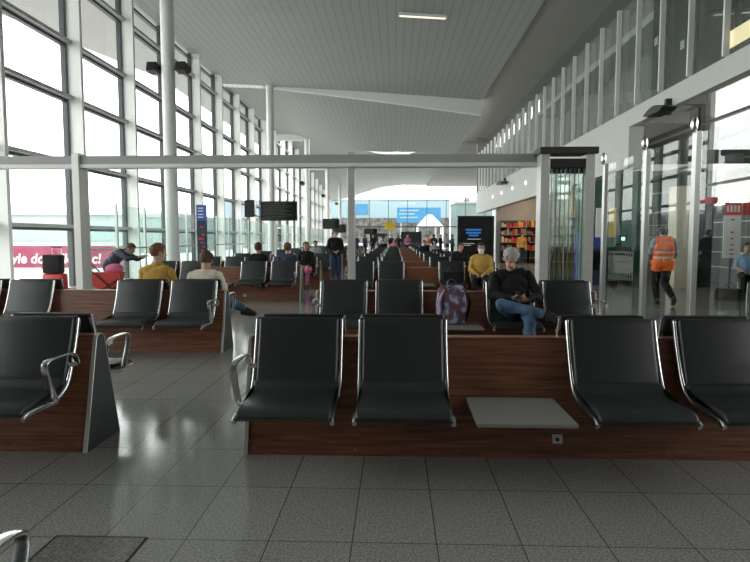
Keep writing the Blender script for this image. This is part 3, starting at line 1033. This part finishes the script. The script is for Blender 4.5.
# standing crowd at the far end
crowd = [(-1.75, 46, .3, 'cloth_black', 'denim_dark', 'passenger in black standing behind the steel post'),
         (-1.4, 50, 2.0, 'cloth_black', 'cloth_black', 'passenger in black at the far left of the crowd'),
         (-.9, 58, .5, 'cloth_grey', 'cloth_black', 'passenger in grey below the yellow sign'),
         (.6, 54, 1.2, 'white_cloth', 'denim_dark', 'passenger in white right of the yellow sign'),
         (1.7, 52, 2.6, 'cloth_black', 'cloth_black', 'passenger in black left of the peach shirts'),
         (2.55, 46, .2, 'peach_cloth', 'denim_dark', 'passenger in peach shirt, left one of two'),
         (3.1, 47, 3.0, 'peach_cloth', 'cloth_black', 'passenger in peach shirt, right one of two'),
         (2.9, 43.5, 2.9, 'cloth_black', 'cloth_black', 'passenger in black in front of the peach shirts'),
         (5.3, 40, 3.0, 'pink_cloth', 'cloth_black', 'passenger in pink top beside the black advertising totem'),
         (5.0, 56, .4, 'cloth_grey', 'denim_dark', 'distant passenger in grey near the end wall'),
         (4.0, 60, 1.4, 'navy', 'cloth_black', 'distant passenger in navy near the end wall'),
         (-3.6, 55, .8, 'navy', 'denim_dark', 'distant passenger in navy by the left seats'),
         (-2.3, 44.4, 1.0, 'navy', 'cloth_black', 'passenger in navy walking near the left aisle, far end'),
         (-1.2, 48.5, 2.2, 'cloth_grey', 'cloth_black', 'passenger in grey just right of the steel post'),
         (-.3, 47.5, .7, 'cloth_black', 'denim_dark', 'passenger in black left of the dark gate desk'),
         (.3, 51, 2.8, 'cloth_black', 'cloth_black', 'passenger in black behind the central tables'),
         (1.0, 46.2, .1, 'purple_cloth', 'cloth_black', 'passenger in purple in front of the dark gate desk'),
         (3.9, 50, .9, 'cloth_black', 'cloth_black', 'passenger in black right of the peach shirts'),
         (4.4, 45, 2.0, 'denim_dark', 'cloth_black', 'passenger in dark blue left of the pink top'),
         (3.0, 56, 1.7, 'red', 'cloth_black', 'passenger in red behind the peach shirts'),
         (7.2, 33.2, .2, 'mustard', 'denim_dark', 'shopper in yellow in front of the shop shelves')]
for x, y, rz, tp, lg, lb in crowd:
    person((x, y, 0), rz, J_stand(arms=rnd.choice(['front', 'down'])), lb, top=tp, legs=lg, hair=rnd.choice(['hair_dark', 'hair_brown']), vox=.018, group='passengers standing at the far end', long_hair=rnd.random() < .4)
# ------------------------------------------------------------------ luggage and small things
bp = empty('backpack', (.70, 7.16, .43), rz=.35, label='lavender backpack with dark red pattern on the second row table', cat='backpack')
MB().prism([(-.11, 0), (.12, 0), (.13, .12), (.11, .32), (.06, .44), (-.01, .47), (-.07, .42), (-.11, .26)], -.17, .17, .05, 3).build('body', 'bag_print', bp, True)
MB().prism([(-.17, .02), (-.09, .0), (-.09, .25), (-.12, .25), (-.16, .17)], -.12, .13, .025, 3).build('front_pocket', 'bag_print', bp, True)
MB().tube(arc_smooth([(-.05, .02, .45), (-.03, .02, .53), (.05, .02, .53), (.06, .02, .45)]), 0, 8, (.014, .005), (0, 1, 0)).build('handle', 'black', bp, True)
MB().tube(arc_smooth([(-.13, -.05, .42), (-.21, -.09, .27), (-.18, -.07, .04)]), 0, 8, (.026, .008), (0, 1, 0)).build('strap', 'lavender', bp, True)
MB().tube(arc_smooth([(.12, -.05, .43), (.22, -.06, .27), (.18, -.03, .04)]), 0, 8, (.026, .008), (0, 1, 0)).build('strap', 'black', bp, True)
hb = empty('handbag', (1.32, 13.75 - .47, .475), label='black handbag on a front-facing seat past the glass gate', cat='bag')
MB().prism([(-.12, 0), (.12, 0), (.09, .24), (-.09, .24)], -.24, .24, .03).build('body', 'cloth_black', hb, True)
for y in (-.06, .06):
    MB().tube(arc_smooth([(-.12, y, .22), (-.08, y, .36), (.08, y, .36), (.12, y, .22)]), .009, 8).build('handle', 'black', hb, True)
su = empty('suitcase', (-7.30, 12.2, 0), label='upright red suitcase by the window wall', cat='suitcase')
MB().box(-.22, .22, -.13, .13, .06, .72, .04).build('shell', 'red_bright', su, True)
for x in (-.1, .1):
    MB().tube([(x, .1, .7), (x, .1, 1.28)], .009, 8).build('pull_handle', 'steel', su)
MB().box(-.12, .12, .085, .115, 1.27, 1.3, .006).build('grip', 'black', su)
for x in (-.17, .17):
    for y in (-.09, .09):
        MB().tube([(x - .015, y, .035), (x + .015, y, .035)], .035, 12).build('wheel', 'black', su)
sb = empty('travel_bag', (-7.30, 12.18, .725), label='black bag standing on the red suitcase', cat='bag')
MB().box(-.19, .19, -.13, .085, 0, .40, .03).build('body', 'cloth_black', sb, True)
MB().tube(arc_smooth([(-.08, 0, .39), (-.06, 0, .46), (.06, 0, .46), (.08, 0, .39)]), .01, 8).build('handle', 'red', sb, True)
pc = empty('pushchair', (-6.3, 12.45, 0), rz=.2, label='red pushchair beside the window wall', cat='pushchair')
n = 10
pr = [(.32 * math.cos(math.pi + math.pi * k / n), .86 + .30 * math.sin(math.pi + math.pi * k / n)) for k in range(n + 1)]
mb = MB()
bmv = mb.bm
pp = [(.34 * math.cos(math.pi + math.pi * k / n), .74 + .38 * math.sin(math.pi + math.pi * k / n)) for k in range(n + 1)]
a_ = [bmv.verts.new((x, -.2, z)) for x, z in pp]
b_ = [bmv.verts.new((x, .2, z)) for x, z in pp]
for i in range(n): bmv.faces.new((a_[i], a_[i + 1], b_[i + 1], b_[i]))
bmv.faces.new(a_); bmv.faces.new(b_[::-1])
bmv.faces.new((a_[0], b_[0], b_[n], a_[n]))
bmesh.ops.recalc_face_normals(bmv, faces=bmv.faces[:])
mb.build('bassinet', 'red', pc, True)
for s in (-1, 1):
    y = .22 * s
    MB().tube([(-.4, y, .13), (.3, y, .6)], .014, 8).build('frame_tube', 'dark_steel', pc)
    MB().tube([(.4, y, .13), (-.42, y, .95)], .014, 8).build('frame_tube', 'dark_steel', pc)
    for x in (-.4, .4):
        w_ = MB().tube([(x, y - .02, .13), (x, y + .02, .13)], .13, 18).build('wheel', 'black', pc)
MB().tube([(-.42, -.22, .95), (-.42, .22, .95)], .018, 8).build('push_handle', 'black', pc)
bl = MB().ell((0, 0, 0), (.2, .16, .12), None, 14, 10).build('blanket', 'pink_cloth', smooth=True)
bl.location = (-6.15, 12.5, .80); tag(bl, 'pink blanket bundled in the red pushchair', 'blanket')

# departures boards
def board(x, y, z0, w_, h, label, pole):
    b = empty('departures_board', (x, y, z0 if not pole else 0), label=label, cat='screen', group='departures boards')
    o_ = z0 if pole else 0
    MB().box(-w_ / 2, w_ / 2, -.06, .06, o_, o_ + h, .01).build('housing', 'black', b)
    MB().box(-w_ / 2 + .04, w_ / 2 - .04, -.065, -.06, o_ + .05, o_ + h - .05).build('screen', 'black_gloss', b)
    mb = MB()
    for k in range(9):
        zz = o_ + .09 + k * (h - .18) / 8
        mb.box(-w_ / 2 + .08, -w_ / 2 + .08 + (w_ - .2) * (.7 + .3 * ((k * 7) % 5) / 5), -.068, -.065, zz - .012, zz + .012)
    mb.build('text_rows', 'screen_rows', b)
    if pole:
        MB().tube([(-.15, .04, 0), (-.15, .04, o_ + .05)], .035, 10).build('pole', 'white_paint', b, True)
        MB().tube([(-.15, .04, 0), (-.15, .04, .03)], .18, 16).build('base_plate', 'steel', b, True)
    return b
board(-4.32, 21.6, 2.12, 1.36, .72, 'large black departures board on a white pole in the left aisle', True)
board(-4.4, 40, 2.1, 1.15, .7, 'distant black departures board left of the steel post, nearer one', True)
board(-4.6, 48, 1.9, 1.1, .7, 'distant black departures board left of the steel post, farther one', True)
board(-2.6, 62, 1.9, 1.4, .6, 'distant black departures board right of the steel post', True)
sp_ = empty('loudspeaker', (-5.35, 21.3, 2.25), label='small black monitor box on an arm left of the departures board', cat='screen')
MB().box(-.17, .17, -.1, .1, 0, .62, .02).build('box', 'black', sp_)
MB().tube([(.1, .1, .1), (.35, .2, .0), (.55, .25, .05)], .02, 8).build('arm', 'dark_steel', sp_)
# advertising totem
tt_ = empty('advertising_totem', (3.3, 24, 0), label='tall black advertising totem with blue lettering before the shop', cat='screen')
MB().box(-.74, .74, -.12, .12, 0, 2.38, .01).build('housing', 'black', tt_)
MB().box(-.68, .68, -.126, -.12, .3, 2.3).build('screen', 'black_gloss', tt_)
mb = MB()
for z, w_ in ((1.78, .32), (1.66, .3), (1.55, .2)):
    mb.box(-.1 - w_, -.1 + w_, -.13, -.126, z, z + .07)
mb.build('headline', 'screen_blue', tt_)
mb = MB()
for z, x0, x1 in ((1.42, -.35, .2), (1.24, -.55, -.05), (1.17, -.55, -.2)):
    mb.box(x0, x1, -.13, -.126, z, z + .03)
mb.build('small_print', 'screen_white', tt_)
# blue information totem on the left
it = empty('information_totem', (-6.9, 20.6, 0), label='slim dark totem with blue sign on top beside the window barrier', cat='sign')
MB().box(-.17, .17, -.05, .05, 0, 2.1).build('panel', 'navy', it)
MB().box(-.17, .17, -.06, .06, 2.1, 2.66).build('sign_head', 'blue', it)
mb = MB()
for z in (2.2, 2.3, 2.42, 2.52):
    mb.box(-.11, .08, -.065, -.06, z, z + .035)
mb.build('text_rows', 'white_plain', it)
mb = MB()
for k in range(12):
    mb.box(-.14 + .2 * rnd.random(), -.02 + .14 * rnd.random(), -.055, -.05, .3 + k * .14, .37 + k * .14)
mb.build('picture', 'red', it)
# yellow gate sign
ys_ = empty('gate_sign', (-.55, 60, 0), label='yellow gate sign on a pole in front of the end wall', cat='sign')
MB().tube([(0, 0, 0), (0, 0, 2.4)], .05, 10).build('pole', 'steel', ys_)
pr = [(.6 * math.cos(PI * k / 4 + PI / 8), .45 * math.sin(PI * k / 4 + PI / 8) + 2.75) for k in range(8)]
o = MB().prism(pr, -.06, .06).build('sign_face', 'yellow', ys_); o.rotation_euler.z = PI / 2
# service desks at the far end
for i, (x, y, w_) in enumerate([(1.35, 48, 1.7), (-1.9, 66, 2.0)]):
    kd = empty('gate_desk', (x, y, 0), label=['dark gate desk with screens right of the yellow sign', 'pale gate desk at far left of the end wall'][i], cat='desk')
    MB().box(-w_ / 2, w_ / 2, -.3, .3, 0, 1.1, .02).build('counter', ['laminate', 'wall_white'][i], kd)
    MB().box(-w_ / 2, w_ / 2, .2, .25, 1.1, 2.0).build('screen_panel', ['black', 'black'][i], kd)
# luggage trolleys parked near the green wall
def trolley():
    t = empty('luggage_trolley')
    mb = MB()
    for x in (-.28, .28):
        mb.tube([(x, -.4, .12), (x, .4, .16), (x, .42, 1.02)], .016, 8)
    mb.tube([(-.28, .42, 1.02), (.28, .42, 1.02)], .02, 8)
    for z in (.35, .55, .75):
        mb.tube([(-.28, .42, z), (.28, .42, z)], .01, 6)
    mb.build('frame', 'steel', t)
    MB().box(-.27, .27, -.38, .4, .17, .19).build('deck', 'steel', t)
    MB().box(-.26, .26, .395, .41, .4, .9).build('advert_panel', 'socket', t)
    for x, y in ((-.26, .3), (.26, .3), (0, -.34)):
        MB().tube([(x - .02, y, .07), (x + .02, y, .07)], .07, 12).build('wheel', 'black', t)
    return t
t0 = trolley()
for i in range(4):
    o = t0 if i == 0 else dup(t0)
    o.location = (7.1 + .14 * i, 18.6 + .55 * i, 0)
    o.rotation_euler.z = PI - .1
    tag(o, '%s of the steel luggage trolleys nested before the green wall' % ['nearest', 'second', 'third', 'farthest'][i], 'trolley', 'nested luggage trolleys')
# cream pillar, dark doorway, poster
struct(MB().box(8.25, 8.7, 17.4, 17.9, 0, 3.0).build('trim_8', 'cream'))
dr = empty('door_1', (8.95, 17.9, 0)); struct(dr)
MB().box(-.1, .6, -.05, .05, 0, 2.6).build('door_leaf', 'dark_wall', dr)
MB().box(-.2, .7, -.08, -.05, 2.5, 2.7).build('door_head', 'red', dr)
MB().box(.05, .09, -.09, -.05, 1.0, 1.25).build('handle', 'steel', dr)
po = empty('poster_banner', (8.05, 14.2, 0), label='tall white poster with red heading on the glass at right', cat='poster')
MB().box(-.2, .2, -.01, .01, 1.0, 2.02).build('sheet', 'white_plain', po)
MB().box(-.2, .2, -.012, -.01, 2.02, 2.32).build('heading', 'red_bright', po)
mb = MB()
for k in range(4):
    mb.box(-.15 + k * .085, -.10 + k * .085, -.016, -.012, 2.1, 2.25)
mb.build('heading_letters', 'white_plain', po)
mb = MB()
for z, c in ((1.9, .05), (1.6, .04), (1.45, .03), (1.3, .03), (1.18, .05), (1.08, .05)):
    mb.box(-c, c, -.013, -.01, z, z + .035)
mb.build('print', 'red', po)
MB().box(-.02, .02, .01, .05, 0, 2.3).build('stand_pole', 'dark_steel', po)
rp = MB().box(8.3, 8.75, 14.22, 14.24, 2.02, 2.32).build('red_sign', 'red'); tag(rp, 'red sign panel right of the white poster', 'sign')
# sprawled luggage beside the sitter
lg = empty('duffel_bag', (8.0, 14.1, 0), label='black duffel bag on the floor beside the person in light blue', cat='bag')
MB().prism([(-.17, .0), (.17, 0), (.18, .14), (.12, .27), (-.12, .27), (-.18, .14)], -.28, .28, .05, 3).build('body', 'cloth_black', lg, True)
MB().tube(arc_smooth([(-.15, 0, .3), (0, -.02, .42), (.15, 0, .3)]), .012, 8).build('strap', 'black', lg, True)
# green exit light and blue machines near the shops
gl = empty('exit_light', (10.0, 25.92, 1.45), label='green glowing light on the dark green wall', cat='lamp')
MB().box(-.16, .16, -.05, .08, -.1, .1, .01).build('housing', 'black', gl)
MB().box(-.07, .07, -.06, -.05, -.06, .06).build('diffuser', 'green_light', gl)
for i, (x, y, m_, h) in enumerate([(6.7, 20.5, 'blue', 1.65), (6.35, 18.8, 'navy', 1.2)]):
    k_ = empty('vending_machine', (x, y, 0), label=['blue vending machine beyond the folded glass doors', 'low dark blue machine beyond the folded glass doors'][i], cat='machine')
    MB().box(-.35, .35, -.35, .35, 0, h, .02).build('cabinet', m_, k_)
    MB().box(-.25, .1, -.36, -.35, h * .4, h * .9).build('front_window', 'black_gloss', k_)
    MB().box(.15, .28, -.365, -.35, h * .5, h * .7).build('keypad', 'grey_mid', k_)
pt = MB().box(6.2, 6.55, 18.2, 18.24, 1.5, 2.4).build('wall_poster', 'white_plain'); tag(pt, 'white poster beside the folded glass doors', 'poster')
pt = MB().box(6.6, 6.8, 18.2, 18.24, 1.5, 2.4).build('wall_poster', 'yellow'); tag(pt, 'narrow yellow poster beside the folded glass doors', 'poster')

# shop shelves with goods
cols = ['red', 'red', 'red_bright', 'tan', 'tan', 'cream', 'grey_mid', 'grey_mid', 'peach_cloth', 'black', 'yellow', 'navy']
cn = {'red': 'dark red', 'red_bright': 'bright red', 'yellow': 'yellow', 'white_plain': 'white', 'tan': 'tan', 'cream': 'cream', 'grey_mid': 'grey', 'peach_cloth': 'peach', 'black': 'black', 'navy': 'navy'}
shelf_xy = [(7.55, 29.0), (6.2, 34.3), (7.75, 34.3)]
for i, (x, y) in enumerate(shelf_xy):
    s_ = empty('display_shelf', (x, y, 0), label='%s tall display shelf inside the lit shop' % ['nearest', 'left far', 'right far'][i], cat='shelf', group='shop display shelves')
    MB().box(-.05, 1.7, .35, .4, 0, 2.5).build('back_panel', 'dark_wall', s_)
    for z in (.3, .75, 1.2, 1.65, 2.1):
        MB().box(-.05, 1.7, -.05, .35, z, z + .03).build('shelf_board', 'tan', s_)
    for xx in (-.05, 1.67):
        MB().box(xx, xx + .03, -.05, .35, 0, 2.5).build('side_panel', 'dark_wall', s_)
    for z in (.75, 1.2, 1.65, 2.1):
        px = .02
        while px < 1.5:
            w_ = rnd.uniform(.09, .17)
            c_ = rnd.choice(cols)
            h = rnd.uniform(.16, .36)
            o = MB().box(x + px, x + px + w_, y - .02, y + .25, z + .03, z + .03 + h, .01).build('package', c_)
            tag(o, 'small %s package on the %s shop shelf' % (cn[c_], ['nearest', 'left far', 'right far'][i]), 'package', 'goods on the %s shop shelf' % ['nearest', 'left far', 'right far'][i])
            px += w_ + rnd.uniform(.02, .07)
for i, y in enumerate((28.4, 32.4)):
    s_ = empty('shop_light', (7.6, y, 4.265), label='%s warm strip light under the shop ceiling' % ['nearer', 'farther'][i], cat='lamp', group='shop strip lights')
    MB().box(-.08, .08, -1.8, 1.8, .0, .12).build('housing', 'white_paint', s_)
    MB().box(-.06, .06, -1.75, 1.75, -.02, .0).build('diffuser', 'lamp_warm', s_)
    ld = bpy.data.lights.new('shop_lamp', 'AREA')
    ld.shape = 'RECTANGLE'; ld.size = .2; ld.size_y = 3.4; ld.energy = 55; ld.color = (1, .8, .58)
    lo = bpy.data.objects.new('shop_lamp', ld); col.objects.link(lo); lo.parent = s_; lo.location = (0, 0, -.04)

# ------------------------------------------------------------------ outside
bb = empty('banner', (-28, 45, -1), label='long pink banner with white lettering outside the windows', cat='banner')
MB().box(-9, 7.2, 0, .15, .12, 1.86).build('board', 'pink', bb)
for x in (-8, -4, 0, 4, 7):
    MB().box(x - .08, x + .08, .15, .3, 0, 1.8).build('post', 'grey_mid', bb)
text_obj('yle do', 1.08, (-2.4, -.02, .5), (R(90), 0, 0), 'white_plain', bb, shear=.15)
text_obj('lk', 1.08, (1.6, -.02, .5), (R(90), 0, 0), 'white_plain', bb, shear=.15)
text_obj('c!', 1.08, (4.05, -.02, .5), (R(90), 0, 0), 'white_plain', bb, shear=.15)
tb = empty('terminal_building', (-62, 100, -1), label='pale terminal building across the apron outside the left windows', cat='building')
MB().box(-35, 22, 0, 16, 0, 6.5).build('wall', 'pale_build', tb)
MB().box(-35, 22, -.2, 0, 2.0, 4.6).build('glazing', 'pale_glass', tb)
MB().box(-36, 23, -1, 17, 6.5, 7.1).build('roof', 'wall_white', tb)
jb = empty('jet_bridge', (-20, 48, -1), label='greenish glass jet bridge outside the left windows', cat='building')
MB().box(-2, 2, 0, 30, 1.2, 4.2).build('tunnel', 'pale_glass', jb)
MB().box(-2.1, 2.1, -.1, 30.1, 4.2, 4.5).build('roof', 'pale_build', jb)
for y in (4, 26):
    MB().box(-.4, .4, y - .4, y + .4, 0, 1.2).build('support', 'grey_mid', jb)
# beyond the end wall
hg = empty('hangar', (0, 150, -1), label='wide pale blue building beyond the end wall', cat='building')
MB().box(-45, 14, 0, 20, 0, 12.3).build('wall', 'pale_blue', hg)
MB().box(-45, 14, -.3, 0, 0, 7.6).build('lower_wall', 'mottled', hg)
MB().box(-12, -7.0, -.35, 0, 8.6, 11.2).build('blue_panel', 'sky_blue', hg)
bx = empty('billboard', (4.2, 118, -1), label='bright blue billboard beyond the end wall', cat='billboard')
MB().box(-3.8, 5.0, 0, .4, 5.6, 8.6).build('board', 'sky_blue', bx)
mb = MB()
for z, x0, x1 in ((7.9, -3.2, .6), (7.2, -3.4, -.2), (6.5, -3.2, .4)):
    mb.box(x0, x1, -.03, 0, z, z + .25)
mb.build('lettering_rows', 'pale_blue', bx)
for x in (-3, 4):
    MB().box(x - .2, x + .2, .1, .3, 0, 5.6).build('post', 'grey_mid', bx)
tn = empty('canopy_tent', (6.5, 110, -1), label='white pyramid canopy in front of the blue billboard', cat='tent')
mb = MB()
v = [(-2.5, -2.3, 4.6), (2.5, -2.3, 4.6), (2.5, 2.3, 4.6), (-2.5, 2.3, 4.6), (-.5, 0, 6.9), (.5, 0, 6.9)]
vv = [mb.bm.verts.new(p) for p in v]
for q in ((0, 1, 5, 4), (1, 2, 5), (2, 3, 4, 5), (3, 0, 4), (3, 2, 1, 0)):
    mb.bm.faces.new([vv[k] for k in q])
mb.build('roof', 'tent', tn)
for x in (-2.3, 2.3):
    for y in (-2.1, 2.1):
        MB().box(x - .08, x + .08, y - .08, y + .08, 0, 4.6).build('pole', 'white_paint', tn)
gt = empty('control_building', (17.5, 120, -1), label='grey green building with roof equipment right of the billboard', cat='building')
MB().box(-5, 10, 0, 12, 0, 9.5).build('wall', 'teal_grey', gt)
MB().box(-5.2, 10.2, -.3, 12, 9.5, 10).build('roof', 'grey_mid', gt)
for x in (-3, 0, 3):
    MB().box(x, x + 1, 2, 4, 10, 11.2 + x * .1).build('roof_unit', 'grey_mid', gt)
for i in range(9):
    x = -18 + i * 3.4
    c_ = empty('parked_car', (x, 128, -1), label='%s of the parked cars beyond the end wall, counted from the left' % ORD[i], cat='car', group='parked cars beyond the end wall')
    MB().prism([(-.8, .3), (-.85, .8), (-.6, .95), (-.5, 1.4), (.5, 1.4), (.6, .95), (.85, .8), (.8, .3)], -1.4, 1.4, .1).build('body', rnd.choice(['grey_mid', 'white_plain', 'tan', 'cloth_grey']), c_)
    for q in (-.9, .9):
        MB().tube([(q, -.9, .32), (q, -.7, .32)], .32, 14).build('wheel', 'black', c_)

# ------------------------------------------------------------------ daylight
wd = bpy.data.worlds.new('world')
sc.world = wd
wd.use_nodes = True
nt = wd.node_tree
bg = nt.nodes['Background']
tc = nt.nodes.new('ShaderNodeTexCoord')
sx = nt.nodes.new('ShaderNodeSeparateXYZ')
nt.links.new(tc.outputs['Generated'], sx.inputs[0])
r = nt.nodes.new('ShaderNodeValToRGB')
e = r.color_ramp.elements
e[0].position = 0
e[0].color = (.975, .98, .96, 1)
e[1].position = .6
e[1].color = (.98, .985, .965, 1)
nt.links.new(sx.outputs['Z'], r.inputs['Fac'])
nt.links.new(r.outputs['Color'], bg.inputs['Color'])
bg.inputs['Strength'].default_value = 4.6
